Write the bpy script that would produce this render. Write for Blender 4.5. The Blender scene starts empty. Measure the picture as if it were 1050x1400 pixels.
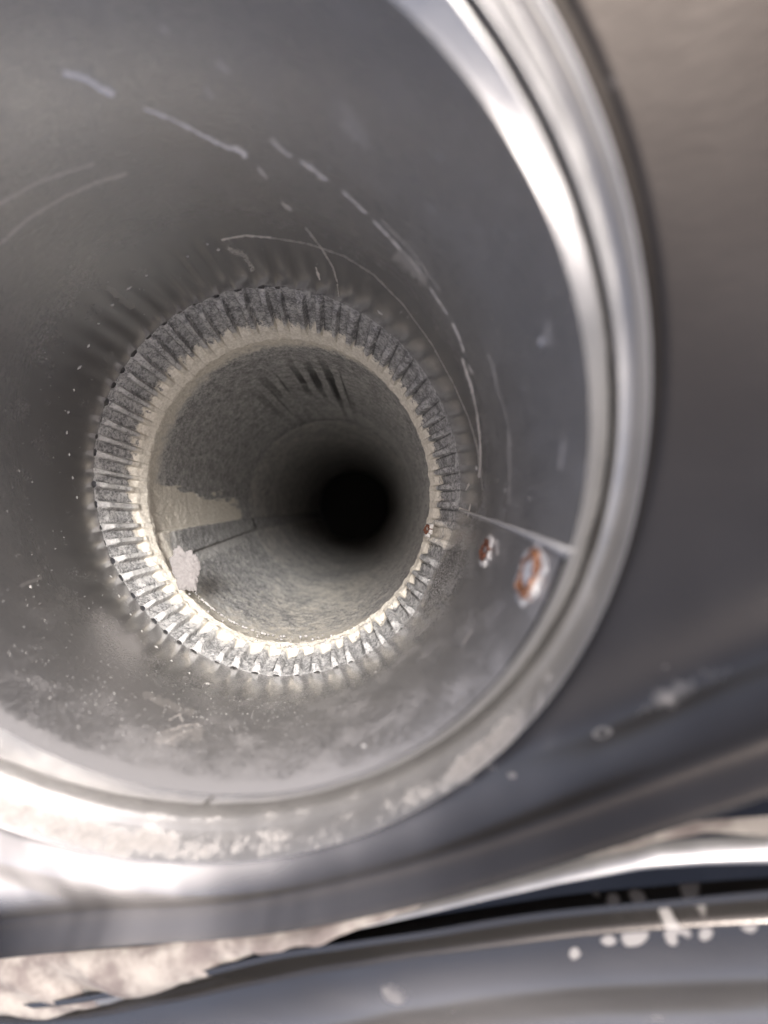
import bpy, math, random
import numpy as np
from mathutils import Vector, Matrix

# ------------------------------------------------------------------ frame of reference
# Everything is measured in duct radii (x right, y down, z along the duct, seen from the mouth)
# and turned into metres in the world: the cap lies on its back, the duct runs down into it.
RAD = 0.075
UP = np.array([-0.16, 0.12, -0.97]); UP /= np.linalg.norm(UP)      # world up, in duct coordinates
_fw = np.array([0., 0., 1.])
_yy = _fw - UP * (_fw @ UP); _yy /= np.linalg.norm(_yy)
_xx = np.cross(_yy, UP)
ROT = np.array([_xx, _yy, UP])                 # rows: world X, Y, Z in duct coordinates
if np.linalg.det(ROT) < 0:
    ROT[0] *= -1
LIFT = np.array([0., 0., 1.0])
def W(P):
    return (np.asarray(P, float) * RAD) @ ROT.T + LIFT

sc = bpy.context.scene
FPX = 850.0
cam_d = bpy.data.cameras.new('camera'); cam = bpy.data.objects.new('camera', cam_d)
sc.collection.objects.link(cam); sc.camera = cam
cam_d.sensor_fit = 'VERTICAL'; cam_d.sensor_height = 36; cam_d.sensor_width = 27
cam_d.lens = FPX / 1400 * 36
cam_d.clip_start = 0.002; cam_d.clip_end = 200
R3 = np.stack([ROT @ np.array([1, 0, 0.]), ROT @ np.array([0, -1, 0.]), ROT @ np.array([0, 0, -1.])], 1)
M = Matrix.Identity(4)
for i in range(3):
    for j in range(3):
        M[i][j] = R3[i, j]
M.translation = Vector(W([0, 0, 0]))
cam.matrix_world = M
cam_d.dof.use_dof = True; cam_d.dof.focus_distance = 3.25 * RAD; cam_d.dof.aperture_fstop = 9.5

# sun and sky: the light comes over the lower left of the cap, soft
sun_to = ROT @ (lambda v: v / np.linalg.norm(v))(np.array([0.09, -0.215, -1.0]))    # towards the sun
el = math.asin(sun_to[2]); az = math.atan2(sun_to[0], sun_to[1])
wd = bpy.data.worlds.new('World'); sc.world = wd; wd.use_nodes = True
nt = wd.node_tree; bg = nt.nodes['Background']
sky = nt.nodes.new('ShaderNodeTexSky'); sky.sky_type = 'NISHITA'; sky.sun_disc = False
sky.sun_elevation = el; sky.sun_rotation = az
sky.air_density = 0.3; sky.dust_density = 5.0; sky.ozone_density = 0.0
nt.links.new(sky.outputs[0], bg.inputs[0]); bg.inputs[1].default_value = 0.08
sd = bpy.data.lights.new('sun', 'SUN'); sd.energy = 1.25; sd.angle = math.radians(12); sd.color = (1, .975, .95)
so = bpy.data.objects.new('sun', sd); sc.collection.objects.link(so)
so.rotation_euler = Vector(sun_to).to_track_quat('Z', 'Y').to_euler(); so.location = (0, 0, 3)
sc.view_settings.view_transform = 'Standard'; sc.view_settings.look = 'None'
sc.view_settings.gamma = 1; sc.view_settings.exposure = 2.68
sc.cycles.max_bounces = 12; sc.cycles.glossy_bounces = 8; sc.cycles.diffuse_bounces = 6
sc.cycles.use_denoising = True

rng = np.random.default_rng(7)

# ------------------------------------------------------------------ noise
def _hash(ix, iy, iz, seed):
    h = (ix * 374761393 + iy * 668265263 + iz * 2147483647 + seed * 1274126177) & 0xffffffff
    h = ((h ^ (h >> 13)) * 1274126177) & 0xffffffff
    h = (h ^ (h >> 16)) & 0xffffffff
    return h / 4294967295.0
def vnoise(P, f, seed=0):
    P = np.asarray(P, float) * f
    i = np.floor(P).astype(np.int64); t = P - i; t = t * t * (3 - 2 * t)
    out = 0
    for dx in (0, 1):
        for dy in (0, 1):
            for dz in (0, 1):
                w = (t[..., 0] if dx else 1 - t[..., 0]) * (t[..., 1] if dy else 1 - t[..., 1]) * (t[..., 2] if dz else 1 - t[..., 2])
                out = out + w * _hash(i[..., 0] + dx, i[..., 1] + dy, i[..., 2] + dz, seed)
    return out
def fbm(P, f, octv=4, seed=0, g=0.5):
    s = 0; a = 1; n = 0
    for k in range(octv):
        s = s + a * vnoise(P, f * 2 ** k, seed + 17 * k); n += a; a *= g
    return s / n
def sstep(a, b, x):
    t = np.clip((x - a) / (b - a), 0, 1); return t * t * (3 - 2 * t)

# ------------------------------------------------------------------ objects
def tag(o, label=None, cat=None, kind=None, group=None):
    if label: o['label'] = label
    if cat: o['category'] = cat
    if kind: o['kind'] = kind
    if group: o['group'] = group
    return o
def thing(name, at, label, cat, group=None):
    o = bpy.data.objects.new(name, None); sc.collection.objects.link(o)
    o.location = W(at); o.empty_display_size = .01
    return tag(o, label, cat, None, group)
def link(name, me, mat, parent=None, smooth=True):
    o = bpy.data.objects.new(name, me); sc.collection.objects.link(o)
    if mat: me.materials.append(mat)
    if parent:
        o.parent = parent
        o.matrix_parent_inverse = Matrix.Translation(-Vector(parent.location)) if parent.parent is None and parent.type == 'EMPTY' else Matrix.Identity(4)
    if smooth:
        me.polygons.foreach_set('use_smooth', [True] * len(me.polygons))
    return o
def mesh_np(name, V, F, attrs=None, uv=None, flip=False):
    V = W(V); F = np.asarray(F, np.int32)
    if flip: F = F[:, ::-1]
    me = bpy.data.meshes.new(name)
    n = len(F); k = F.shape[1]
    me.vertices.add(len(V)); me.vertices.foreach_set('co', V.astype(np.float32).ravel())
    me.loops.add(n * k); me.loops.foreach_set('vertex_index', F.ravel())
    me.polygons.add(n); me.polygons.foreach_set('loop_start', np.arange(0, n * k, k, dtype=np.int32))
    me.polygons.foreach_set('loop_total', np.full(n, k, np.int32))
    me.update(calc_edges=True)
    if attrs:
        for an, a in attrs.items():
            at = me.attributes.new(an, 'FLOAT', 'POINT'); at.data.foreach_set('value', np.asarray(a, np.float32).ravel())
    if uv is not None:
        l = me.uv_layers.new(name='UVMap'); l.data.foreach_set('uv', np.asarray(uv, np.float32)[F.ravel()].ravel())
    me.validate()
    return me
def grid_faces(nu, nv, close=True):
    iu = np.arange(nu if close else nu - 1); iv = np.arange(nv - 1)
    a, b = np.meshgrid(iu, iv, indexing='ij'); a = a.ravel(); b = b.ravel(); a2 = (a + 1) % nu
    return np.stack([a * nv + b, a2 * nv + b, a2 * nv + b + 1, a * nv + b + 1], 1)
def grid(name, P, mat, parent=None, close=True, attrs=None, flip=False):
    nu, nv = P.shape[:2]
    U, Vv = np.meshgrid(np.arange(nu) / nu, np.arange(nv) / (nv - 1), indexing='ij')
    me = mesh_np(name, P.reshape(-1, 3), grid_faces(nu, nv, close), attrs, np.stack([U.ravel(), Vv.ravel()], 1), flip)
    return link(name, me, mat, parent)

# ------------------------------------------------------------------ rings of the duct (centre, normal, radius)
class Ring:
    def __init__(s, c, n, r):
        s.c = np.array(c, float); s.n = np.array(n, float); s.n /= np.linalg.norm(s.n); s.r = r
        s.u = np.array([1., 0, 0]) - s.n * s.n[0]; s.u /= np.linalg.norm(s.u); s.v = np.cross(s.n, s.u)
    def at(s, th, k=1.0, h=0.0):       # k scales the radius, h lifts towards the mouth
        th = np.asarray(th)[..., None]; k = np.asarray(k)[..., None] if np.ndim(k) else k
        h = np.asarray(h)[..., None] if np.ndim(h) else h
        return s.c + s.r * k * (np.cos(th) * s.u + np.sin(th) * s.v) - s.n * h
N_of = lambda px, py: ((px - 525) / FPX, (py - 700) / FPX, 1.0)
E1 = Ring(np.array([-.59, -.11, 1.09]) * 1.12, N_of(647, 343), 1.12)
E2 = Ring(np.array([-.59, -.10, 1.24]) * 1.04, N_of(624, 247), 1.04)
E3 = Ring(np.array([-.58, -.13, 1.40]) * .875, N_of(673, 358), .875)
B1 = Ring([-.61, -.12, 3.19], N_of(705, 596), 1.0)
B2 = Ring(np.array([-.68, -.12, 4.10]) * 0.885, N_of(743, 640), 0.885)
TAU = 2 * math.pi
def ray(px, py):
    return np.array([(px - 525) / FPX, (py - 700) / FPX, 1.0])
def loft_hit(A, B, px, py):
    """where the sight line of a measured point meets the sheet between rings A and B -> (angle, s)"""
    d = ray(px, py)
    th, s, t = math.atan2(py - 660, px - 375), .5, 2.
    for _ in range(40):
        pa, pb = A.at(th), B.at(th); P = pa * (1 - s) + pb * s
        e = 1e-5
        dth = ((A.at(th + e) * (1 - s) + B.at(th + e) * s) - P) / e
        J = np.stack([dth, pb - pa, -d], 1); r = P - d * t
        dx = np.linalg.lstsq(J, -r, rcond=None)[0]
        m = max(1, np.abs(dx).max() / .4); th += dx[0] / m; s += dx[1] / m; t += dx[2] / m
    return th, s
def plane_hit(ring, px, py, h=0.0):
    d = ray(px, py); n = ring.n; q = ring.c - n * h
    return d * ((n @ q) / (n @ d))

# ------------------------------------------------------------------ node materials
class Mat:
    def __init__(s, name):
        s.m = bpy.data.materials.new(name); s.m.use_nodes = True
        s.t = s.m.node_tree; s.b = s.t.nodes['Principled BSDF']; s._o = None
    def n(s, typ, **kw):
        x = s.t.nodes.new(typ)
        for k, v in kw.items(): setattr(x, k, v)
        return x
    def l(s, a, b): s.t.links.new(a, b)
    def val(s, sock, v):
        if hasattr(v, 'is_output') or isinstance(v, bpy.types.NodeSocket): s.l(v, sock)
        else: sock.default_value = v
    def math(s, op, a, b=0.0, clamp=False):
        x = s.n('ShaderNodeMath', operation=op, use_clamp=clamp); s.val(x.inputs[0], a); s.val(x.inputs[1], b); return x.outputs[0]
    def obj(s):
        if s._o is None: s._o = s.n('ShaderNodeNewGeometry').outputs['Position']
        return s._o
    def uv(s, sx, sy):
        c = s.n('ShaderNodeTexCoord'); mp = s.n('ShaderNodeMapping'); mp.inputs['Scale'].default_value = (sx, sy, 1)
        s.l(c.outputs['UV'], mp.inputs[0]); return mp.outputs[0]
    def noise(s, scale, detail=3, rough=.5, vec=None, dist=0.):
        x = s.n('ShaderNodeTexNoise'); x.inputs['Scale'].default_value = scale; x.inputs['Detail'].default_value = detail
        x.inputs['Roughness'].default_value = rough; x.inputs['Distortion'].default_value = dist
        s.l(vec if vec is not None else s.obj(), x.inputs['Vector']); return x.outputs[0]
    def ramp(s, f, a, b, lo=0., hi=1.):
        x = s.n('ShaderNodeMapRange', interpolation_type='SMOOTHSTEP'); s.val(x.inputs[0], f)
        x.inputs[1].default_value = a; x.inputs[2].default_value = b; x.inputs[3].default_value = lo; x.inputs[4].default_value = hi
        return x.outputs[0]
    def attr(s, name):
        return s.n('ShaderNodeAttribute', attribute_name=name).outputs['Fac']
    def mix(s, f, a, b):
        x = s.n('ShaderNodeMix', data_type='RGBA'); s.val(x.inputs[0], f)
        for k, c in ((6, a), (7, b)):
            if isinstance(c, tuple): x.inputs[k].default_value = c + (1,) if len(c) == 3 else c
            else: s.l(c, x.inputs[k])
        return x.outputs[2]
    def bump(s, h, strength, dist):
        x = s.n('ShaderNodeBump'); x.inputs['Strength'].default_value = strength; x.inputs['Distance'].default_value = dist
        s.l(h, x.inputs['Height']); s.l(x.outputs[0], s.b.inputs['Normal']); return x
    def set(s, **kw):
        for k, v in kw.items():
            sock = s.b.inputs[k]
            if isinstance(v, tuple) and len(v) == 3: v = v + (1,)
            s.val(sock, v)
        return s

def steel_duct():
    m = Mat('dull_galvanised_steel')
    dust = m.attr('dust'); scuff = m.attr('scuff')
    grain = m.noise(2800, 2, .6); fine = m.noise(1300, 3, .6); cloud = m.noise(38, 4, .55); big = m.noise(14, 3, .5)
    brush = m.noise(6, 3, .6, m.uv(14, 160))
    col = m.mix(m.ramp(big, .3, .7), (.44, .432, .43), (.52, .517, .515))
    col = m.mix(m.ramp(cloud, .42, .72, 0, .35), col, (.50, .48, .465))
    col = m.mix(m.ramp(brush, .35, .65, 0, .22), col, (.30, .295, .29))
    # dry dust: even film plus specks
    speck = m.ramp(m.math('ADD', m.math('MULTIPLY', dust, .34), m.math('ADD', m.math('MULTIPLY', grain, .6), m.math('MULTIPLY', fine, .4))), .63, .72)
    film = m.math('MULTIPLY', dust, m.ramp(fine, .25, .8), clamp=True)
    d = m.math('MAXIMUM', m.math('MULTIPLY', film, .75), m.math('MULTIPLY', speck, m.ramp(dust, .02, .3)))
    d = m.math('MAXIMUM', d, m.math('MULTIPLY', scuff, m.ramp(fine, .25, .5, .35, 1)))
    col = m.mix(d, col, (.50, .485, .47)); col = m.mix(m.math('MULTIPLY', scuff, m.ramp(fine, .25, .5, .35, 1)), col, (.96, .90, .83))
    m.set(**{'Base Color': col, 'Metallic': m.math('SUBTRACT', .72, m.math('MULTIPLY', d, .72), clamp=True),
             'Roughness': m.math('ADD', m.math('SUBTRACT', m.ramp(brush, .3, .7, .25, .33), m.math('MULTIPLY', m.attr('deep'), .14)), m.math('MULTIPLY', d, .5), clamp=True)})
    h = m.math('ADD', m.math('MULTIPLY', brush, .4), m.math('MULTIPLY', d, .5))
    m.bump(h, .10, .00006)
    return m.m
def rim_metal():
    m = Mat('bright_galvanised_steel')
    dust = m.attr('dust')
    fine = m.noise(900, 4, .65); mid = m.noise(160, 4, .6); streak = m.noise(5, 4, .6, m.uv(30, 90))
    col = m.mix(m.ramp(streak, .3, .7), (.30, .293, .285), (.42, .41, .40))
    d = m.ramp(m.math('ADD', dust, m.math('MULTIPLY', m.math('ADD', m.math('SUBTRACT', mid, .5), m.math('MULTIPLY', m.math('SUBTRACT', fine, .5), .8)), 1.3)), .36, .78)
    col = m.mix(d, col, m.mix(m.ramp(fine, .3, .7), (.15, .14, .132), (.25, .235, .22)))
    m.set(**{'Base Color': col, 'Metallic': m.ramp(d, 0, 1, .85, .05), 'Roughness': m.math('ADD', m.ramp(mid, .3, .7, .36, .46), m.math('MULTIPLY', d, .45), clamp=True)})
    m.bump(m.math('ADD', m.math('MULTIPLY', fine, .4), m.math('MULTIPLY', d, .6)), .35, .0003)
    return m.m
def panel_metal():
    m = Mat('weathered_sheet_steel')
    dust = m.attr('dust')
    fine = m.noise(700, 3, .6); mid = m.noise(90, 4, .6); big = m.noise(20, 3, .5)
    br = m.noise(240, 2, .5, m.uv(3.0, .18))
    col = m.mix(m.ramp(big, .3, .7), (.034, .0305, .028), (.052, .047, .043))
    col = m.mix(m.attr('sheen_or_zinc'), col, (.56, .525, .49))  # sky sheen painted on the panel, pale zinc on the flange
    d = m.ramp(m.math('ADD', dust, m.math('MULTIPLY', m.math('SUBTRACT', mid, .5), 1.2)), .40, .95)
    col = m.mix(d, col, (.17, .16, .152))
    m.set(**{'Base Color': col, 'Metallic': m.math('SUBTRACT', m.ramp(d, 0, 1, .93, .15), m.math('MULTIPLY', m.attr('sheen_or_zinc'), .6), clamp=True), 'Roughness': m.math('ADD', m.ramp(big, .3, .7, .20, .26), m.math('MULTIPLY', d, .35), clamp=True)})
    m.bump(m.math('ADD', m.math('MULTIPLY', fine, .3), br), .12, .0003)
    return m.m
def lint_metal(name, deep=False):
    m = Mat(name)
    cream = m.attr('cream'); clean_or_shade = m.attr('clean_or_shade')
    g1 = m.noise(2300, 2, .7); g2 = m.noise(800, 3, .65); g3 = m.noise(210, 4, .6)
    mot = m.math('ADD', m.math('MULTIPLY', g1, .3), m.math('ADD', m.math('MULTIPLY', g2, .4), m.math('MULTIPLY', g3, .3)))
    grey = m.mix(m.ramp(mot, .40, .60), (.15, .15, .153), (.43, .43, .425))
    grey = m.mix(clean_or_shade, grey, (.035, .035, .036))  # bare wiped metal in the pipe, painted shadow lines on the pleats
    k = m.ramp(m.math('ADD', cream, m.math('MULTIPLY', m.math('SUBTRACT', mot, .5), 2.4)), .28, .76)
    warm = m.ramp(m.math('ADD', m.attr('warm'), m.math('MULTIPLY', m.math('SUBTRACT', g3, .5), .8)), .3, .7)
    crm = m.mix(warm, m.mix(m.ramp(g2, .35, .7), (.38, .377, .37), (.52, .515, .505)), m.mix(m.ramp(g2, .35, .7), (.58, .545, .475), (.74, .705, .63)))
    col = m.mix(k, grey, crm)
    m.set(**{'Base Color': col, 'Roughness': .92, 'Metallic': 0.0})
    m.b.inputs['Specular IOR Level'].default_value = .25
    m.bump(m.math('ADD', m.math('MULTIPLY', mot, 1.), m.math('MULTIPLY', k, .35)), .6, .0004)
    return m.m
def plain(name, c, rough=.9, metal=0., nscale=1500, amt=.25, c2=None, bumpd=.0003):
    m = Mat(name); g = m.noise(nscale, 4, .65)
    c2 = c2 or tuple(x * (1 - amt) for x in c)
    m.set(**{'Base Color': m.mix(m.ramp(g, .35, .65), c2, c), 'Roughness': rough, 'Metallic': metal})
    m.bump(g, .7, bumpd); return m.m
M_duct = steel_duct(); M_rim = rim_metal(); M_panel = panel_metal()
M_band = lint_metal('lint_coated_crimp'); M_pipe = lint_metal('lint_coated_pipe', True)
M_white = plain('white_residue', (.60, .585, .56), .95, nscale=2500)
M_pale = plain('pale_residue', (.36, .35, .34), .9, nscale=2500)
M_lint = plain('pinkish_lint', (.19, .178, .175), 1., nscale=900, amt=.18, bumpd=.0002)
M_splash = plain('dried_splash', (.15, .147, .143), .9, nscale=900)
M_rust = plain('orange_rust', (.36, .16, .07), .9, nscale=900, c2=(.11, .045, .025), bumpd=.0005)
M_rust2 = plain('dark_rust', (.17, .065, .035), .9, nscale=1300, c2=(.07, .025, .014), bumpd=.0005)
M_hole = plain('pale_metal_plug', (.66, .66, .65), .7, 0.)
M_caulk = plain('old_grey_sealant', (.19, .172, .152), .8, nscale=110, c2=(.085, .069, .063), bumpd=.001)
M_dark = plain('pipe_dark', (.02, .02, .02), 1.)  # black that stands in for the unlit depth of the pipe

# ------------------------------------------------------------------ cap: stamped panel with round opening
cap = thing('vent_cap', E1.c, 'grey sheet steel vent cap with a stamped rim around its round opening', 'vent cap')

def curve_v(pts, ring, h=0.):
    """measured line on the panel -> v as a smooth function of u in the panel plane"""
    q = np.array([plane_hit(ring, *p, h) - ring.c for p in pts]); u = q @ ring.u; v = q @ ring.v
    k = np.polyfit(u, v, 4 if len(pts) > 5 else 3); return lambda x: np.polyval(k, np.clip(x, u.min() - .8, u.max() + .8))
crest = curve_v([(-60, 1312), (0, 1307), (200, 1291), (400, 1262), (600, 1222), (800, 1166), (950, 1112), (1050, 1082)], E1, .045)
nth, nr = 1400, 330
TH = np.linspace(0, TAU, nth, endpoint=False)
rk = 1 + 2.3 * np.linspace(0, 1, nr) ** 1.35
T, K = np.meshgrid(TH, rk, indexing='ij')
u = E1.r * K * np.cos(T); v = E1.r * K * np.sin(T)
d = (v - crest(u)) * .93                                     # distance below the stamped ridge
wid = 1 + .55 * sstep(.4, 1.6, u)
h = .06 * np.exp(-(d / (.026 * wid)) ** 2)                   # ridge
h -= .30 * sstep(.02, .085, d) + .9 * sstep(.08, .35, d)                                # then the sheet turns away
h -= .018 * sstep(-.45, -.05, d) * (1 - sstep(-.05, .02, d)) # shallow trough above the ridge
h += .02 * np.exp(-((d + .34 - .0 * u) / .09) ** 2) * sstep(.2, 1.2, u)
h += .05 * (fbm(np.stack([u, v, u * 0], -1), 1.1, 2, 5) - .5) * sstep(1.02, 1.4, K)
rho = (K - 1) * E1.r
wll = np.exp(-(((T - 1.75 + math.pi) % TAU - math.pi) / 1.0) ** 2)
h += .022 * wll * sstep(-.03, .15, rho) * (1 - sstep(.13, .30, rho))
h -= .012 * (1 - sstep(1.0, 1.03, K))
P = E1.at(T, K, h)
dust = .45 * np.exp(-((d + .30) / .10) ** 2) * sstep(.15, .6, u) * (1 - .6 * sstep(1.2, 1.7, u)) + .12 * np.exp(-((d + .05) / .1) ** 2) * sstep(-.2, .6, u)
sky_sheen = (.35 + .65 * sstep(-1.0, -.1, -u)) * sstep(-2.2, -1.0, -u) * wll * sstep(.0, .05, rho) * (1 - sstep(.26, .60, rho)) * (1 - .7 * sstep(-.22, -.05, d))  # sky reflection on the lower left, painted in as a pale tint
sky_sheen = np.clip(sky_sheen * (.5 + fbm(np.stack([u * 3., v * 1., u * 0], -1), 2, 3, 19)), 0, 1)
dust = np.clip(dust + .08 * fbm(np.stack([u, v, u * 0], -1), 2.2, 4, 29), 0, 1)
for sx_, sy_, sr_, sa_ in [(822, 998, .020, .35), (836, 112, .018, .5), (930, 372, .015, .3), (645, 1195, .018, .5), (900, 700, .012, .25), (990, 250, .014, .2), (960, 640, .01, .3), (905, 905, .012, .3), (700, 1060, .012, .3)]:
    qq = plane_hit(E1, sx_, sy_) - E1.c; rr_ = np.hypot(u - qq @ E1.u, v - qq @ E1.v)
    dust += sa_ * np.exp(-((rr_ - (sr_ * .8 if sx_ == 822 else 0)) / (sr_ * (.35 if sx_ == 822 else 1))) ** 2)
grid('panel', P, M_panel, cap, attrs={'dust': dust, 'sheen_or_zinc': sky_sheen}, flip=False)

# rolled rim between the panel and the duct lip
nr = 90
S = np.linspace(0, 1, nr)
prof_s = [0, .03, .08, .15, .24, .33, .42, .52, .62, .74, .84, .90, .94, .97, 1]
prof_h = [-.018, .010, .030, .044, .042, .026, .012, .014, .022, .030, .038, .042, .038, .018, -.012]
H = np.interp(S, prof_s, prof_h); H = np.convolve(np.pad(H, 2, 'edge'), np.ones(5) / 5, 'valid')
T, SS = np.meshgrid(TH, S, indexing='ij')
PA, PB = E1.at(T), E2.at(T)
dents = .010 * (fbm(np.stack([np.cos(T) * 3, np.sin(T) * 3, SS * .6], -1), 1.3, 3, 9) - .5)
nn = -(E1.n + E2.n) / 2
P = PA * (1 - SS[..., None]) + PB * SS[..., None] + nn * (H[None] + dents)[..., None]
low = np.exp(-((T - 1.45) / .75) ** 2); lr = np.exp(-((T - .62) / .22) ** 2)
dust = low * (.32 * np.exp(-((SS - .30) / .16) ** 2) + .30 * np.exp(-((SS - .85) / .12) ** 2)) + lr * .7 * np.exp(-((SS - .30) / .17) ** 2) + .12 * np.exp(-((SS - .5) / .3) ** 2)
dust += .5 * np.exp(-((T - 2.0) / .6) ** 2) * np.exp(-((SS - .35) / .2) ** 2)
grid('rolled_rim', P, M_rim, cap, attrs={'dust': np.clip(dust, 0, 1)}, flip=False)

# ------------------------------------------------------------------ duct: smooth collar from the lip down to the crimp
duct = thing('duct_collar', E3.c, 'smooth dull steel duct collar inside the rim, scuffed and dusty along its bottom', 'duct')
# lip: from under the rolled rim, over a small roll, down the flare to the start of the straight wall
nr = 60; S = np.linspace(0, 1, nr); T, SS = np.meshgrid(TH, S, indexing='ij')
H = np.interp(S, [0, .05, .12, .25, .5, .8, 1], [-.014, .008, .018, .020, .012, .004, 0]); H = np.convolve(np.pad(H, 1, 'edge'), np.ones(3) / 3, 'valid')
PA, PB = E2.at(T), E3.at(T)
crack = .006 * (fbm(np.stack([np.cos(T) * 8, np.sin(T) * 8, T * 0], -1), 1.2, 3, 4) - .5)
P = PA * (1 - SS[..., None]) + PB * SS[..., None] + nn * (H[None] * 1.0)[..., None] + E2.u * 0
P = P + (E2.c - P) * (crack * (1 - SS))[..., None]
# small notch in the lip at the bottom
tn = loft_hit(E2, E3, 287, 1090)[0]
dust = .10 + .5 * np.exp(-((T - 1.5) / .5) ** 2) * .5
P = P + (E2.at(T, .96) - E2.at(T)) * 0
nd = np.exp(-((T - tn) / .006) ** 2) * (1 - sstep(.4, 1., SS))
P = P - nn * (nd * .03)[..., None]
grid('lip', P, M_rim, duct, attrs={'dust': np.clip(dust, 0, 1)})

NF0 = 60
nth2, nr = 1500, 420
TH2 = np.linspace(0, TAU, nth2, endpoint=False)
S = np.linspace(0, 1.03, nr)
T, SS = np.meshgrid(TH2, S, indexing='ij')
PA, PB = E3.at(T), B1.at(T)
P = PA * (1 - SS[..., None]) + PB * SS[..., None]
ax = (E3.c + (B1.c - E3.c) * SS[..., None])
rad = P - ax
warp = .005 * (fbm(np.stack([np.cos(T) * 1.5, np.sin(T) * 1.5, SS * 1.6], -1), 1.2, 3, 21) - .5)
# lap seam: the sheet steps inwards a little below the seam line
sa = loft_hit(E3, B1, 784, 757); sb = loft_hit(E3, B1, 628, 697)
slope = (sb[0] - sa[0]) / (sb[1] - sa[1])
def seam_th(s): return sa[0] + (s - sa[1]) * slope
dth = T - seam_th(SS); dth = (dth + math.pi) % TAU - math.pi
step = -.010 * sstep(-.004, .006, dth) * np.exp(-np.clip(dth, 0, 9) / .5)
flt = .0019 * np.sin(T * NF0) * sstep(.58, .90, SS) * (.18 + np.exp(-(((T + 1.75 + math.pi) % TAU - math.pi) / .75) ** 2) + np.exp(-(((T - 1.6 + math.pi) % TAU - math.pi) / .8) ** 2))
flt = flt * (1 - .45 * np.exp(-(((T - 1.6 + math.pi) % TAU - math.pi) / .9) ** 2))
P = ax + rad * (1 + flt + warp + step - .035 * np.exp(-((T - .42) / .20) ** 2) * sstep(.75, .97, SS))[..., None]
Q = np.stack([np.cos(T) * 2, np.sin(T) * 2, SS * 2], -1)
nz = fbm(Q, 5, 4, 31)
bottom = np.exp(-(((T - 1.45 + math.pi) % TAU - math.pi) / .85) ** 2)
dust = bottom * (.25 + .55 * np.exp(-SS / .22)) * (.5 + nz)
edge = np.exp(-(((T - 2.0 + math.pi) % TAU - math.pi) / .75) ** 2)
fr = .034 * (.6 + .8 * fbm(Q, 14, 3, 8))
dust = dust + edge * .6 * (1 - sstep(fr, fr + .03, SS))
dust = dust + .35 * np.exp(-(((T - .45 + math.pi) % TAU - math.pi) / .4) ** 2) * (.3 + .7 * sstep(.2, .9, SS)) * (.4 + nz)
dust = dust + .03 + .12 * sstep(.45, .75, nz)
dust = np.clip(dust, 0, 1)

# scuffs measured on the wall: (points, half width in px, strength)
SC = [([(88, 99), (112, 106), (152, 128)], 5.5, 1.0), ([(198, 149), (235, 163), (268, 180), (300, 197), (333, 210)], 2.8, 1.0), ([(318, 200), (334, 212)], 5, .9),
      ([(372, 192), (382, 203), (396, 212)], 4, .55), ([(412, 222), (428, 232), (445, 246)], 4, .7), ([(468, 262), (485, 277), (500, 291)], 2, .9),
      ([(354, 231), (364, 243)], 3, .5), ([(282, 122), (290, 134)], 3, .35), ([(386, 278), (398, 287)], 3, .5), ([(512, 303), (530, 322), (546, 340)], 1.8, .9),
      ([(546, 340), (562, 356), (575, 374)], 1.5, .6), ([(588, 394), (600, 412), (612, 431)], 1.5, .9), ([(619, 443), (628, 462), (634, 480)], 2, .9), ([(632, 492), (640, 515), (646, 536)], 2.2, .9),
      ([(640, 500), (646, 510)], 1.5, .7), ([(646, 536), (652, 565), (656, 600), (657, 630), (655, 652)], 1.3, .8), ([(0, 279), (50, 250), (90, 236), (128, 224)], 2.4, .38), ([(0, 334), (40, 298), (90, 268), (130, 250), (172, 238)], 3, .36),
      ([(304, 328), (318, 325), (335, 322), (370, 325)], 1.5, .75), ([(370, 325), (420, 333), (470, 350), (510, 375), (550, 415), (590, 470), (620, 525), (640, 570), (652, 610), (660, 670)], .9, .4),
      ([(418, 312), (440, 340), (455, 365), (461, 385), (463, 405)], 1.0, .6), ([(668, 486), (674, 500), (680, 530)], 1.1, .6), ([(695, 590), (697, 640), (696, 690)], .8, .4),
      ([(771, 600), (769, 615), (766, 640)], 2, .45), ([(432, 366), (437, 382)], 1.8, .9), ([(548, 352), (562, 365), (578, 380)], 11, .22), ([(748, 440), (750, 470)], 7, .2),
      ([(228, 1000), (250, 992), (272, 990)], 1.3, .8), ([(225, 1016), (245, 1004), (262, 998)], 1.5, .7), ([(232, 984), (246, 976), (250, 988)], 1.6, .8), ([(200, 950), (235, 965), (262, 975)], 8, .25), ([(220, 1010), (250, 1003), (268, 1000)], 14, .30),
      ([(222, 38), (230, 46)], 4, .35), ([(296, 84), (304, 92), (312, 97)], 3.5, .4), ([(472, 170), (488, 190)], 6, .2), ([(315, 340), (335, 350), (345, 368)], 6, .25), ([(628, 695), (640, 700)], 2, .9),
      ([(637, 670), (641, 662)], 1.5, .8), ([(640, 705), (643, 690)], 1.4, .8), ([(633, 880), (645, 862)], 1.1, .6), ([(690, 1002), (640, 1040)], 3, .3), ([(180, 420), (150, 395)], 6, .12), ([(520, 300), (560, 340), (600, 395)], 1, .5),
      ([(676, 520), (690, 560), (699, 610)], .8, .35), ([(30, 800), (55, 790)], 3, .2), ([(733, 752), (735, 765)], 6, .6), ([(728, 812), (727, 820)], 4, .6), ([(745, 770), (748, 795), (738, 812)], 3.5, .5), ([(671, 733), (678, 742)], 4, .6), ([(681, 745), (680, 756)], 3, .5), ([(470, 145), (500, 200)], 9, .12)]
scuff = np.zeros_like(T)
flat = P.reshape(-1, 3); px = 525 + FPX * flat[:, 0] / flat[:, 2]; py = 700 + FPX * flat[:, 1] / flat[:, 2]
rag = fbm(np.stack([px, py, px * 0], -1), .16, 4, 77, .7)
sf = scuff.reshape(-1)
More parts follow.
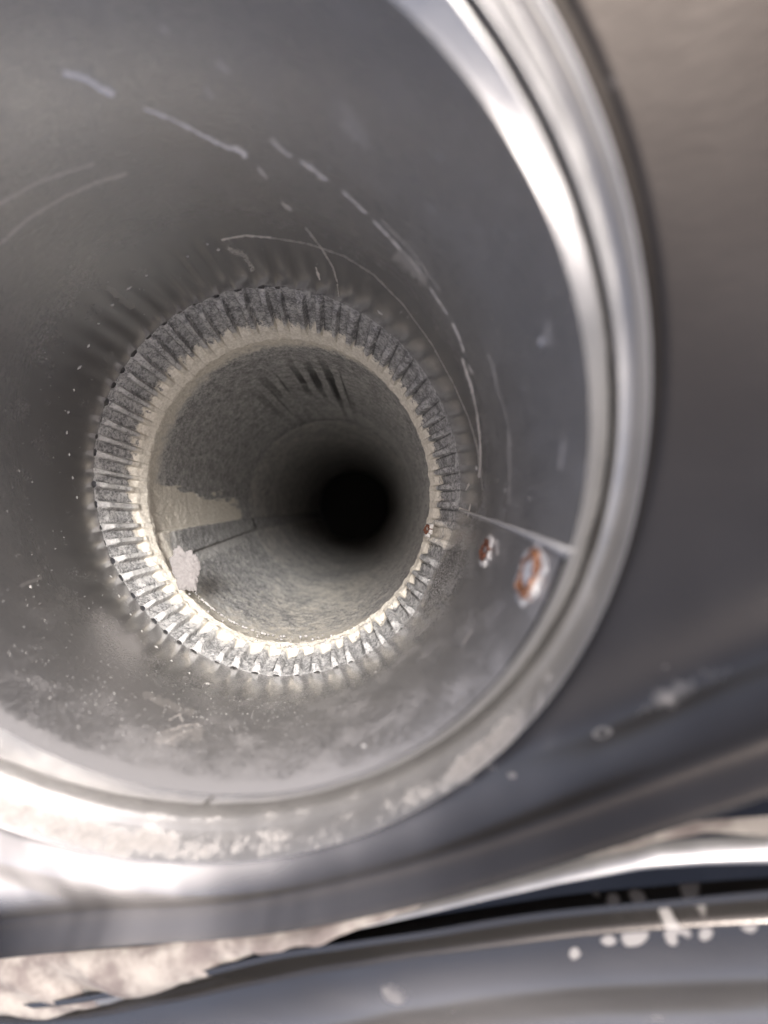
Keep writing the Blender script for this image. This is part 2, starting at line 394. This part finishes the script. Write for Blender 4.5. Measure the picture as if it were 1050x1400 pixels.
for pts, wpx, a in SC:
    pts = np.array(pts, float)
    bb = (px > pts[:, 0].min() - 30) & (px < pts[:, 0].max() + 30) & (py > pts[:, 1].min() - 30) & (py < pts[:, 1].max() + 30)
    ix = np.nonzero(bb)[0]
    if not len(ix): continue
    dm = np.full(len(ix), 1e9)
    for a0, b0 in zip(pts[:-1], pts[1:]):
        ab = b0 - a0; t = np.clip(((px[ix] - a0[0]) * ab[0] + (py[ix] - a0[1]) * ab[1]) / (ab @ ab), 0, 1)
        dm = np.minimum(dm, np.hypot(px[ix] - a0[0] - t * ab[0], py[ix] - a0[1] - t * ab[1]))
    w = max(wpx, 1.5) * (.05 + 2.1 * np.clip(rag[ix] - .12, 0, 1))
    sf[ix] = np.maximum(sf[ix], a * min(1, .55 + wpx / 4) * (1 - sstep(w * .5, w * 1.15, dm)))
grid('collar_wall', P, M_duct, duct, attrs={'dust': dust, 'scuff': sf, 'deep': sstep(.45, .8, SS)})

def on_wall(px_, py_, lift=0.):
    th, s = loft_hit(E3, B1, px_, py_)
    A, B = E3.at(th), B1.at(th); p = A * (1 - s) + B * s; c = E3.c * (1 - s) + B1.c * s
    n = c - p; n -= (B - A) * (n @ (B - A)) / ((B - A) @ (B - A)); n /= np.linalg.norm(n)
    a = (B - A) / np.linalg.norm(B - A); t = np.cross(n, a)
    return p + n * (lift + .004), n, a, t            # point, inward normal, along, around

# dusty lap seam: a narrow raised bead along the line
V, F = [], []
ns = 60
for i in range(ns):
    f = i / (ns - 1); x = 630 + (786 - 630) * f; y = 697 + (760 - 697) * f + 3.5 * math.sin(f * math.pi) * -1
    p, n, a, t = on_wall(x, y, .000)
    w = .004 + .006 * f ** 1.5 + .002 * random.random(); hh = .004 + .006 * f
    for q, (cx, cy) in enumerate([(-1, -.5), (-.6, .6), (0, 1), (.6, .5), (1, -.6)]):
        V.append(p + t * w * cx + n * hh * cy)
for i in range(ns - 1):
    for q in range(4):
        F.append((i * 5 + q, i * 5 + q + 1, (i + 1) * 5 + q + 1, (i + 1) * 5 + q))
link('lap_seam', mesh_np('lap_seam', np.array(V), F), M_white, duct)

# flakes and droplets stuck to the wall, some of them reflected dots
def flakes(name, spots, mat, parent, kind='stuff', seed=1):
    r = np.random.default_rng(seed); V, F = [], []
    for (x, y, sz, el_, ang) in spots:
        p, n, a, t = on_wall(x, y)
        d1 = a * math.cos(ang) + t * math.sin(ang); d2 = np.cross(n, d1)
        b = len(V); k = 7
        for q in range(k):
            w = TAU * q / k; rr = sz * (.75 + .5 * r.random())
            V.append(p + (d1 * math.cos(w) * el_ + d2 * math.sin(w)) * rr - n * .004)
        V.append(p + n * sz * .35)
        for q in range(k): F.append((b + q, b + (q + 1) % k, b + k))
    o = link(name, mesh_np(name, np.array(V), np.array(F)), mat, parent)
    if kind: o['kind'] = kind
    return o
r = np.random.default_rng(3)
row = [(152, 419), (135, 444), (121, 473), (109, 502), (101, 532), (93, 562), (92, 592), (94, 624), (99, 653), (105, 679), (163, 816), (179, 840), (195, 863), (214, 884), (236, 904), (260, 920), (284, 936),  # left row: reflections of rib specks in the wall, set as pale flakes
       (199, 376), (175, 395), (256, 351), (283, 333), (298, 342), (42, 800), (152, 789), (518, 428), (521, 427), (539, 902), (515, 918), (740, 468), (630, 868), (651, 640), (499, 1021)]
sp = [(x + r.normal(0, .8), y + r.normal(0, .8), .0055 + .003 * r.random(), 1 + 1.5 * r.random(), r.random() * 3) for x, y in row]
for _ in range(260):
    x, y = r.uniform(5, 790), r.uniform(150, 1070)
    rho = np.hypot((x - 378) / 262, (y - 662) / 278)
    if rho < 1.03 or np.hypot(x - 208, (y - 453)) > 560: continue
    sp.append((x, y, (.0015 + .0026 * r.random() ** 3) / rho ** 1.3, 1 + r.random(), r.random() * 3))
flakes('specks_and_glints', sp, M_white, duct, seed=2)
sp = []
for _ in range(2600):
    th = r.normal(1.3, .75); rr = r.uniform(1.04, 2.1)
    x, y = 378 + 262 * rr * math.cos(th), 662 + 275 * rr * math.sin(th)
    if x < 2 or np.hypot((x - 208), (y - 453)) > 585: continue
    th_, s_ = loft_hit(E3, B1, x, y) if False else (0, .5)
    sp.append((x, y, .0009 + .0016 * r.random() ** 2, 1 + r.random(), r.random() * 3))
# (far more than one could count: one mass of grit)
good = []
for q in sp:
    th_, s_ = math.atan2(q[1] - 660, q[0] - 375), 0
    good.append(q)
flakes('grit', good, M_pale, duct, seed=5)

# ------------------------------------------------------------------ rusty screw holes in the wall
def rust_spot(ra, rb, frame, big, label, parent):
    """oval crusted hole: ragged white crust, rust inside it, pale plug (ra along the duct, rb around it)"""
    p, n, a, t = frame
    def blob(name, k0, k1, hgt, mat, jit, seed, off=(0., 0.), par=None, ring=True, thin=0.):
        m, q = 72, 9
        w = np.linspace(0, TAU, m, endpoint=False); f = np.linspace(0, 1, q)
        Wg, Fg = np.meshgrid(w, f, indexing='ij')
        C3 = np.stack([np.cos(Wg), np.sin(Wg), Fg * .5], -1)
        j = 1 + jit * 2 * (fbm(C3 * [1, 1, 0], 2.6, 4, seed, .65) - .5)
        k1e = k1 - (k1 - k0) * thin * np.clip(np.cos(Wg), 0, 1)       # thinner towards the deep side
        kk = k0 * (1 + (j - 1) * .5) + (k1e * j - k0) * Fg if ring else k1 * j * Fg
        hh = np.sin(Fg * math.pi) ** .7 * hgt if ring else np.sqrt(np.clip(1 - Fg ** 2, 0, 1)) * hgt
        hh = hh * (.5 + 1.0 * fbm(C3, 5, 3, seed + 1)) - .004 * (Fg > .99) - .003 * (Fg < .01) * ring
        P = p + a * (np.cos(Wg) * ra * kk + off[0])[..., None] + t * (np.sin(Wg) * rb * kk + off[1])[..., None] + n * hh[..., None]
        return grid(name, P, mat, par)
    root = blob('screw_hole', .72, 1.10, .012, M_white, .42, 3 + big, par=parent)
    root['label'] = label
    blob('rust_ring', .52, .84, .018, M_rust if big else M_rust2, .35, 5 + big, par=root, thin=.55 if big else .1)
    blob('plug', 0, .60 if big else .42, .012, M_hole if big else M_pale, .22, 6 + big, par=root, ring=False, off=(.028 if big else 0, -.005))
    return root
rust_spot(.100, .066, on_wall(731, 786), 1, 'orange rusted screw hole with white crust nearest the rim', duct)
rust_spot(.080, .047, on_wall(669, 754), 0, 'small brown rusted screw hole between the crimp and the larger one', duct)

# ------------------------------------------------------------------ crimped end, caked with lint
crimp = thing('crimped_pipe', B1.c, 'crimped pipe end with sixty pleats caked in cream and grey lint', 'crimped pipe')
NF = 60; nth3, nr = NF * 40, 130
TH3 = np.linspace(0, TAU, nth3, endpoint=False); S = np.linspace(-.06, 1.0, nr)
T, SS = np.meshgrid(TH3, S, indexing='ij')
irr = .30 * np.sin(2 * T) + .16 * np.sin(5 * T + 1) + .08 * np.sin(7 * T + 2) + .35 * (vnoise(np.stack([np.cos(T) * 9, np.sin(T) * 9, T * 0], -1), 1.0, 12) - .5)
phase = (T * NF / TAU + irr + .05 * (SS - .3)) % 1.0
idx = np.floor((T * NF / TAU + irr)).astype(int) % NF
# each pleat: a broad slanted face, then a steep return
inward = sstep(.48, .66, phase) * (1 - sstep(.86, 1.0, phase))
saw = 1 - inward + .28 * np.where(phase < .55, (phase - .3) / .55, 0)
Qc = np.stack([np.cos(T), np.sin(T), SS * .35], -1)
amp = (.033 + .014 * (vnoise(np.stack([idx * 1.7, idx * 0 + .5, idx * 0], -1), 1.0, 5) - .5)) * 1.22 * (1 - .76 * (1 - sstep(0, .14, SS))) * (1 - .90 * sstep(.56, .80, SS))
rmask = np.exp(-(((T + .42 + math.pi) % TAU - math.pi) / .75) ** 4)
amp = amp * (1 - .75 * rmask * (1 - sstep(.20, .34, SS)))
crust = .016 * (fbm(Qc, 14, 3, 41) - .5) + .005 * (fbm(Qc, 50, 2, 43) - .5)
cream_s = sstep(.60, .74, SS + .16 * (fbm(Qc, 9, 3, 44) - .5))
R0 = B1.at(T); R1 = B2.at(T)
sc_ = np.clip(SS, 0, 1)
prof = sc_ ** .92
P = R0 * (1 - prof[..., None]) + R1 * prof[..., None]
ax = B1.c * (1 - prof[..., None]) + B2.c * prof[..., None]
rv = P - ax
rv = rv * (1 - .022 * (1 - sstep(-.06, .03, SS)) * 0 - amp * (1 - saw) + .004 - cream_s * .018 * (1 - sstep(.93, 1, SS)) + crust)[..., None]
# flattened corner low on the right where the seam lies
fl = np.exp(-((T - .42) / .20) ** 2) * (1 - sstep(.3, 1.0, SS)); rv = rv * (1 - .035 * fl)[..., None]
scal = .02 * (vnoise(np.stack([idx * 2.3, idx * 0., idx * 0. + .3], -1), 1., 8) - .5) * (1 - sstep(.0, .2, SS))
P = ax + rv + B1.n * (scal + .010 * (1 - saw) * (1 - sstep(0, .2, SS)))[..., None]
sh = np.where(SS < 0, (-SS) / .06, 0)
P = P + B1.n * (sh * .06)[..., None] + rv * (.012 * sh)[..., None]
# lint: cream towards the inner edge, streaks on the ridges, more to the lower left
ll = np.exp(-(((T - 2.35 + math.pi) % TAU - math.pi) / .9) ** 2)
botm = np.exp(-(((T - 1.55 + math.pi) % TAU - math.pi) / .8) ** 2)
tipn = fbm(Qc, 30, 4, 61)
c0 = .60 - .10 * ll - .05 * botm
ridge = sstep(.50, .64, phase) * (1 - .5 * sstep(.92, 1.0, phase))
cream = sstep(c0 - .14, c0 + .16, SS + .35 * (tipn - .5) + .13 * ridge)
leftw = np.exp(-(((T - 2.9 + math.pi) % TAU - math.pi) / 1.5) ** 2)
cream = np.maximum(cream, ridge * (.26 + .50 * leftw + .12 * ll) * (.15 + 1.5 * tipn))
cream = np.maximum(cream, .33 + .9 * (fbm(Qc, 22, 4, 66, .6) - .5) + .10 * leftw + .10 * ridge)
cream = np.maximum(cream, ll * .38 * (.4 + 1.2 * tipn))
cream = np.maximum(cream, (1 - sstep(.02, .16, SS)) * .50 * (.4 + 1.2 * tipn))
seamp = np.exp(-((T - .22) / .13) ** 2); cream = np.maximum(cream, seamp * .8)
rt = np.exp(-(((T - (-.55) + math.pi) % TAU - math.pi) / .7) ** 2)
cream = np.clip(cream - rt * .18 * (1 - cream_s), 0, 1)
clean_or_shade = np.clip(.85 * np.maximum(np.exp(-(((phase - .02 + .5) % 1 - .5) / .05) ** 2), .12 * np.exp(-((phase - .50) / .05) ** 2)) * sstep(.0, .1, SS) * (1 - sstep(.66, .8, SS)) * (1 - .4 * leftw), 0, 1)  # shadow line of each pleat, painted dark along its return
grid('pleated_band', P, M_band, crimp, attrs={'cream': cream, 'clean_or_shade': clean_or_shade, 'warm': sstep(.42, .72, SS + .2 * (tipn - .5)) + seamp * .6})
# the torn edge of the lint at the inner lip, folding back a little
nr = 16; S = np.linspace(0, 1, nr); Tt, SS = np.meshgrid(TH3[::2], S, indexing='ij')
Pe = P[::2, -1, :][:, None, :] * np.ones((1, nr, 1))
rv = Pe - B2.c
torn = (fbm(np.stack([np.cos(Tt) * 10, np.sin(Tt) * 10, Tt * 0], -1), 1.6, 4, 71) - .5)
Pe = B2.c + rv * (1 + .055 * SS ** 1.5 - .004 * np.sin(SS * math.pi))[..., None] + B2.n * (.050 * np.sin(SS * math.pi / 2) + .05 * torn * np.sin(SS * math.pi))[..., None]
grid('lint_lip', Pe, M_band, crimp, attrs={'cream': np.full(Tt.shape, .95) - SS * .2, 'clean_or_shade': SS * .0, 'warm': SS * 0 + 1})
# rusted spot on the band
def band_frame(px_, py_):
    th, s = loft_hit(B1, B2, px_, py_)
    A, B = B1.at(th), B2.at(th); p = A * (1 - s) + B * s; c = B1.c * (1 - s) + B2.c * s
    n = c - p; a = (B - A) / np.linalg.norm(B - A); n -= a * (n @ a); n /= np.linalg.norm(n)
    return p + n * .045, n, a, np.cross(n, a)
rust_spot(.045, .034, band_frame(597, 727), 0, 'tiny dark rusted screw hole in the cream lint of the crimp', crimp)

# ------------------------------------------------------------------ pipe beyond the crimp
pipe = thing('inner_pipe', [-.6, -.12, 3.7], 'lint coated steel pipe running into darkness behind the crimped end', 'pipe')
CX, CY = -.602, -.12
P0 = Ring(np.array([-.68, -.12, 4.10]) * 0.885 + np.array([0, 0, .02]), N_of(743, 640), .92)
P1 = Ring([CX, CY, 6.9], (0, 0, 1), .90)
P2 = Ring([CX, CY, 6.92], (0, 0, 1), .896)
P3 = Ring([-.74, -.16, 15.5], (0, 0, 1), .86)
def pipe_at(Tm, Sm, A, B): return A.at(Tm) * (1 - Sm[..., None]) + B.at(Tm) * Sm[..., None]
nth4, nr = 1300, 360
TH4 = np.linspace(0, TAU, nth4, endpoint=False); S = np.linspace(0, 1, nr) ** 1.15
T, SS = np.meshgrid(TH4, S, indexing='ij')
P = pipe_at(T, SS, P0, P1)
flat = P.reshape(-1, 3); ppx = (525 + FPX * flat[:, 0] / flat[:, 2]).reshape(T.shape); ppy = (700 + FPX * flat[:, 1] / flat[:, 2]).reshape(T.shape)
Qp = np.stack([np.cos(T), np.sin(T), SS * 1.6], -1)
Qs = np.stack([np.cos(T) * 3, np.sin(T) * 3, SS * 1.1], -1)
n1 = fbm(Qp, 7, 5, 101, .6); n2 = fbm(Qs, 9, 4, 105, .6)
def band_(x, a, b, s): return sstep(a - s, a + s, x) * (1 - sstep(b - s, b + s, x))
def ang(c, w): return np.exp(-(((T - c + math.pi) % TAU - math.pi) / w) ** 2)
cream = .33 + .5 * (n1 - .5)
cream += .75 * (1 - sstep(.02, .10 + .10 * ang(2.2, 1.2) + .03 * n2, SS)) * (1 - .2 * ang(0, .8))
cream += .28 * ang(1.2, 1.1) + .10 * ang(0, .6)
cream -= .20 * ang(-2.3, .8) * sstep(.05, .2, SS)
# second belt of lint before the far joint
cream += .30 * band_(SS, .72, .97, .08) * (ang(-1.9, 1.2) + .5 * ang(-.6, .7))
# cream field on the left above the strip
s1 = loft_hit(P0, P1, 230, 715); s2 = loft_hit(P0, P1, 360, 705)
def thl(px_, py_): return loft_hit(P0, P1, px_, py_)[0] % TAU
edge_top = np.interp(SS, [0, .3, .55, .8, 1], [3.18, 3.17, 3.15, 3.13, 3.1]) + .12 * (n2 - .5)
TT = T % TAU
strip_hi = np.interp(SS, [0, 1], [2.86, 2.93])
strip_lo = np.interp(SS, [0, 1], [2.64, 2.78])
field = band_(TT, np.minimum(strip_hi, edge_top), edge_top + .22 * (fbm(Qs, 6, 4, 119, .65) - .5), .03) * (1 - sstep(.55, .98, SS + .5 * (n1 - .5))) * (.72 + .5 * n1)
cream += 1.0 * field
strip = band_(TT, strip_lo, strip_hi, .008)
cream += strip * (-.32 + .55 * (1 - sstep(.08, .30, SS + .2 * (n2 - .5))))
cream += .45 * band_(TT, strip_lo - .09, strip_lo - .005, .03) * (1 - sstep(.5, .9, SS))
# wiped patches at the top, pleat marks showing
thw = TT * NF / TAU % 1
wipe = np.exp(-(((ppx - 430) / 60) ** 2)) * np.exp(-(((ppy - 533 - .0008 * (ppx - 430) ** 2) / 34) ** 2))
clean_or_shade = np.clip(1.5 * wipe * sstep(.35, .62, .5 + .5 * np.sin((TT * 46) + 1.5 * n2)) * sstep(.25, .65, fbm(np.stack([np.floor(TT * 46 / TAU) * 1.3, T * 0, SS * 2.0], -1), 1.5, 3, 88)) * sstep(.3, .5, n1 + .08) + .3 * np.exp(-(((ppx - 440) / 55) ** 2 + ((ppy - 585) / 16) ** 2)) - .05, 0, 1)
seam_line = np.exp(-((TT - (strip_lo - .0)) / .006) ** 2) * .45 * (1 - sstep(.85, 1, SS)) + np.exp(-((TT - thl(300, 700)) / .003) ** 2) * .25
clean_or_shade = np.clip(clean_or_shade + seam_line * (1 - .3 * SS), 0, 1)
cream = np.clip(cream * (1 - .6 * clean_or_shade), 0, 1)
disp = .012 * (n1 - .5) + .010 * (fbm(Qp, 40, 3, 107) - .5) - .022 * strip * sstep(0, .06, SS) + .010 * clean_or_shade
ax = P0.c * (1 - SS[..., None]) + P1.c * SS[..., None]
P = ax + (P - ax) * (1 + disp * sstep(0, .03, SS))[..., None]
grid('near_wall', P, M_pipe, pipe, attrs={'cream': cream, 'clean_or_shade': clean_or_shade, 'warm': np.clip(.25 + 1.0 * field + .5 * (1 - sstep(.02, .12, SS)) + .3 * ang(1.5, .8), 0, 1)})
nr = 120; S = np.linspace(0, 1, nr) ** 1.6; T, SS = np.meshgrid(TH4[::3], S, indexing='ij')
P = pipe_at(T, SS, P2, P3)
TT = T % TAU
fs = band_(TT, 2.78, 2.93, .01)
Qp = np.stack([np.cos(T), np.sin(T), SS * 6], -1); n1 = fbm(Qp, 5, 4, 131)
ax = P2.c * (1 - SS[..., None]) + P3.c * SS[..., None]
P = ax + (P - ax) * (1 - .025 * fs)[..., None]
grid('far_wall', P, M_pipe, pipe, attrs={'cream': np.clip(.55 + .5 * (n1 - .5) - .35 * fs, 0, 1), 'clean_or_shade': T * 0, 'warm': T * 0 + .4})
# joint between the two lengths, and a black cap in place of the unlit depth
S = np.linspace(0, 1, 8); T, SS = np.meshgrid(TH4[::3], S, indexing='ij')
P = pipe_at(T, SS, P1, P2) - np.array([0, 0, 1.]) * (np.sin(SS * math.pi) * .004)[..., None]
grid('joint_ring', P, M_pipe, pipe, attrs={'cream': np.full(T.shape, .45), 'clean_or_shade': T * 0, 'warm': T * 0 + .4})
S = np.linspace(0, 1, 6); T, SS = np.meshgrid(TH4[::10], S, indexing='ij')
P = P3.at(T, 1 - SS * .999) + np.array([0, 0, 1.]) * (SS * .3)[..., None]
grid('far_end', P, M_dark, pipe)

# ------------------------------------------------------------------ tuft of lint caught at the lip
m, q = 90, 26
Wg, Fg = np.meshgrid(np.linspace(0, TAU, m, endpoint=False), np.linspace(0, 1, q), indexing='ij')
jag = 1 + 1.0 * (fbm(np.stack([np.cos(Wg), np.sin(Wg), Wg * 0], -1), 1.6, 5, 13, .65) - .5)
X = np.cos(Wg) * Fg * jag * 19; Y = np.sin(Wg) * Fg * jag * 30
Hh = np.sqrt(np.clip(1 - Fg ** 2, 0, 1)) * (.5 + 1.0 * fbm(np.stack([X / 19, Y / 19, X * 0], -1), 2.0, 3, 31, .5)) * .030
base = ray(255, 779) * 3.66; k_ = 3.66 / FPX
P = base + (X * k_)[..., None] * np.array([.95, 0, .3]) + (X * .25 * k_ + Y * k_)[..., None] * np.array([0, 1., 0]) - Hh[..., None] * np.array([-.5, .35, .8])
o = grid('lint_tuft', P, M_lint)
tag(o, 'pinkish white tuft of lint caught on the lip below the dark strip', 'lint')

# small crumbs of lint along the bottom of the lip
V, F = [], []
for i in range(230):
    x = r.uniform(250, 520); f = (x - 250) / 270
    y = 800 + 95 * math.sin(min(1, f * 1.05) * math.pi * .62) + r.normal(0, 11) - 4
    th, s = loft_hit(B1, B2, x, y); s = min(max(s, .75), 1.12)
    p = B1.at(th) * (1 - s) + B2.at(th) * s; p = p + (B2.c - p) * .02
    sz = .004 + .010 * r.random() ** 3; b = len(V)
    for qv in [(1, 0, 0), (0, 1, 0), (-1, 0, 0), (0, -1, 0), (0, 0, 1), (0, 0, -1)]:
        V.append(p + np.array(qv) * sz * (.6 + .7 * r.random()) + r.normal(0, .001, 3))
    F += [(b, b + 1, b + 4), (b + 1, b + 2, b + 4), (b + 2, b + 3, b + 4), (b + 3, b, b + 4), (b + 1, b, b + 5), (b + 2, b + 1, b + 5), (b + 3, b + 2, b + 5), (b, b + 3, b + 5)]
o = link('lint_crumbs', mesh_np('lint_crumbs', np.array(V), F), M_pale)
tag(o, 'loose pale lint crumbs lying along the bottom lip of the crimp', 'lint', 'stuff')

# ------------------------------------------------------------------ lower flange with its own ridges, and old sealant
flange = thing('mounting_flange', plane_hit(E1, 500, 1350), 'dark grey ridged steel mounting flange below the vent cap panel', 'flange')
def strip_grid(top, bot, n_u, n_v, h0):
    ux = np.linspace(-1.9, 2.6, n_u)
    a, b = top(ux), bot(ux); f = np.linspace(0, 1, n_v)
    U = ux[:, None] * np.ones((1, n_v)); Vv = a[:, None] * (1 - f) + b[:, None] * f
    return U, Vv
FR = Ring(E1.c - E1.n * .02, E1.n, 1.)
g1 = curve_v([(-40, 1400), (200, 1378), (400, 1338), (600, 1303), (800, 1280), (950, 1270), (1050, 1264)], FR, .03)
ux = np.linspace(-2.2, 3.2, 700); vv = np.linspace(-.145, 1.6, 440)
U, Dv = np.meshgrid(ux, vv, indexing='ij')
Vv = g1(U) + Dv
h = .030 * np.exp(-(Dv / .018) ** 2) - .05 * np.exp(-((Dv + .045) / .03) ** 2) + .02 * sstep(.05, .3, Dv) * np.sin(Dv * 9 + .4 * U)
h += .05 * (1 - sstep(-.12, -.07, Dv)) + .05 * (fbm(np.stack([U, Vv, U * 0], -1), 1.3, 3, 15) - .5)
FU, FD, FH = ux.copy(), vv.copy(), h.copy()
P = FR.c + U[..., None] * FR.u + Vv[..., None] * FR.v - FR.n * h[..., None]
# pale splashes dried on
spl = np.zeros_like(U); spn = fbm(np.stack([U, Vv, U * 0], -1), 28, 3, 91)
for (x, y, sx, sy, an) in [(868, 1280, 14, 14, .3), (925, 1262, 9, 22, -.7), (948, 1228, 11, 17, -.6), (918, 1280, 8, 13, -.3), (965, 1277, 8, 9, 0), (832, 1285, 10, 8, 0), (785, 1302, 6, 8, 0),
                           (1024, 1266, 10, 9, 0), (838, 1228, 8, 7, 0), (872, 1226, 8, 8, 0), (818, 1243, 4, 9, 0), (388, 1356, 5, 6, .5), (905, 1240, 6, 11, -.6), (950, 1330, 10, 6, 0), (870, 1322, 5, 4, 0), (545, 1350, 24, 20, 0), (1010, 1375, 14, 18, 0)]:
    c = plane_hit(FR, x, y); q = c - FR.c; k = c[2] / FPX
    du = U - q @ FR.u; dv = Vv - q @ FR.v
    a_ = (du * math.cos(an) + dv * math.sin(an)) / (sx * k * 1.4); b_ = (-du * math.sin(an) + dv * math.cos(an)) / (sy * k * 2.0)
    spl = np.maximum(spl, (1 - sstep(.45, 1.15, np.sqrt(a_ ** 2 + b_ ** 2) * (.6 + .8 * spn))) * (.9 if y < 1310 and x != 388 else .4))
dd = .24 + .10 * sstep(.1, .3, Dv) * fbm(np.stack([U, Vv, U * 0], -1), 2.5, 3, 18)
grid('flange_sheet', P, M_panel, flange, close=False, attrs={'dust': np.maximum(dd, spl * 1.2), 'sheen_or_zinc': np.clip(.10 + .30 * fbm(np.stack([U * .6, Vv * 1.6, U * 0], -1), 2.0, 4, 63) * sstep(.02, .25, Dv), 0, 1)}, flip=True)

CR = Ring(E1.c - E1.n * .05, E1.n, 1.)
def curve_lin(pts, ring):
    qq = np.array([plane_hit(ring, *p) - ring.c for p in pts]); uu = qq @ ring.u; v_ = qq @ ring.v
    o_ = np.argsort(uu); return lambda x: np.interp(x, uu[o_], v_[o_])
tp = curve_lin([(-60, 1322), (0, 1318), (200, 1303), (400, 1275), (560, 1240), (700, 1205), (800, 1180), (900, 1155), (1000, 1147), (1120, 1140)], CR)
bt = curve_lin([(-60, 1384), (0, 1388), (70, 1392), (150, 1380), (230, 1352), (300, 1328), (360, 1298), (420, 1283), (520, 1262), (650, 1232), (760, 1208), (870, 1190), (960, 1184), (1120, 1182)], CR)
ux = np.linspace(-1.5, 2.0, 520); f = np.linspace(0, 1, 40)
U = ux[:, None] * np.ones((1, 40)); A = tp(U); B = bt(U)
wob = .018 * (fbm(np.stack([U, U * 0, U * 0], -1), 5, 3, 3) - .5)
Vv = A + (B + wob - A) * f
bul = np.sqrt(np.clip(1 - (2 * f - 1) ** 2, 0, 1))[None] * np.ones_like(U)
h = .025 * bul + .08 * (fbm(np.stack([U * .35, Vv * 2.2 - .8 * U, U * 0], -1), 3.4, 3, 23) - .5) * bul - .020 * (1 - bul)
P = CR.c + U[..., None] * CR.u + Vv[..., None] * CR.v - CR.n * h[..., None]
hm = .022 * bul - .02 * (1 - bul)
grid('rolled_edge', CR.c + U[..., None] * CR.u + (A + (B - A) * (.42 + .58 * f))[..., None] * CR.v - CR.n * (hm - .012)[..., None], M_rim, flange, close=False, attrs={'dust': U * 0 + .15}, flip=True)
xe = (plane_hit(CR, 640, 1230) - CR.c) @ CR.u; x0 = (plane_hit(CR, 420, 1280) - CR.c) @ CR.u
pin = 1 - .97 * sstep(x0, xe, U + .06 * (fbm(np.stack([U, U * 0, U * 0], -1), 9, 3, 77) - .5))
Vv = A + (Vv - A) * pin
h = h - .03 * sstep(x0, xe, U + .25 * (fbm(np.stack([U * 2, f * 1.2 + U * 0, U * 0], -1), 3, 2, 9) - .5))
P = CR.c + U[..., None] * CR.u + Vv[..., None] * CR.v - CR.n * h[..., None]
o = grid('sealant_bead', P, M_caulk, None, close=False, flip=True)
tag(o, 'lumpy dried cream sealant smeared along the seam under the vent cap ridge', 'sealant')
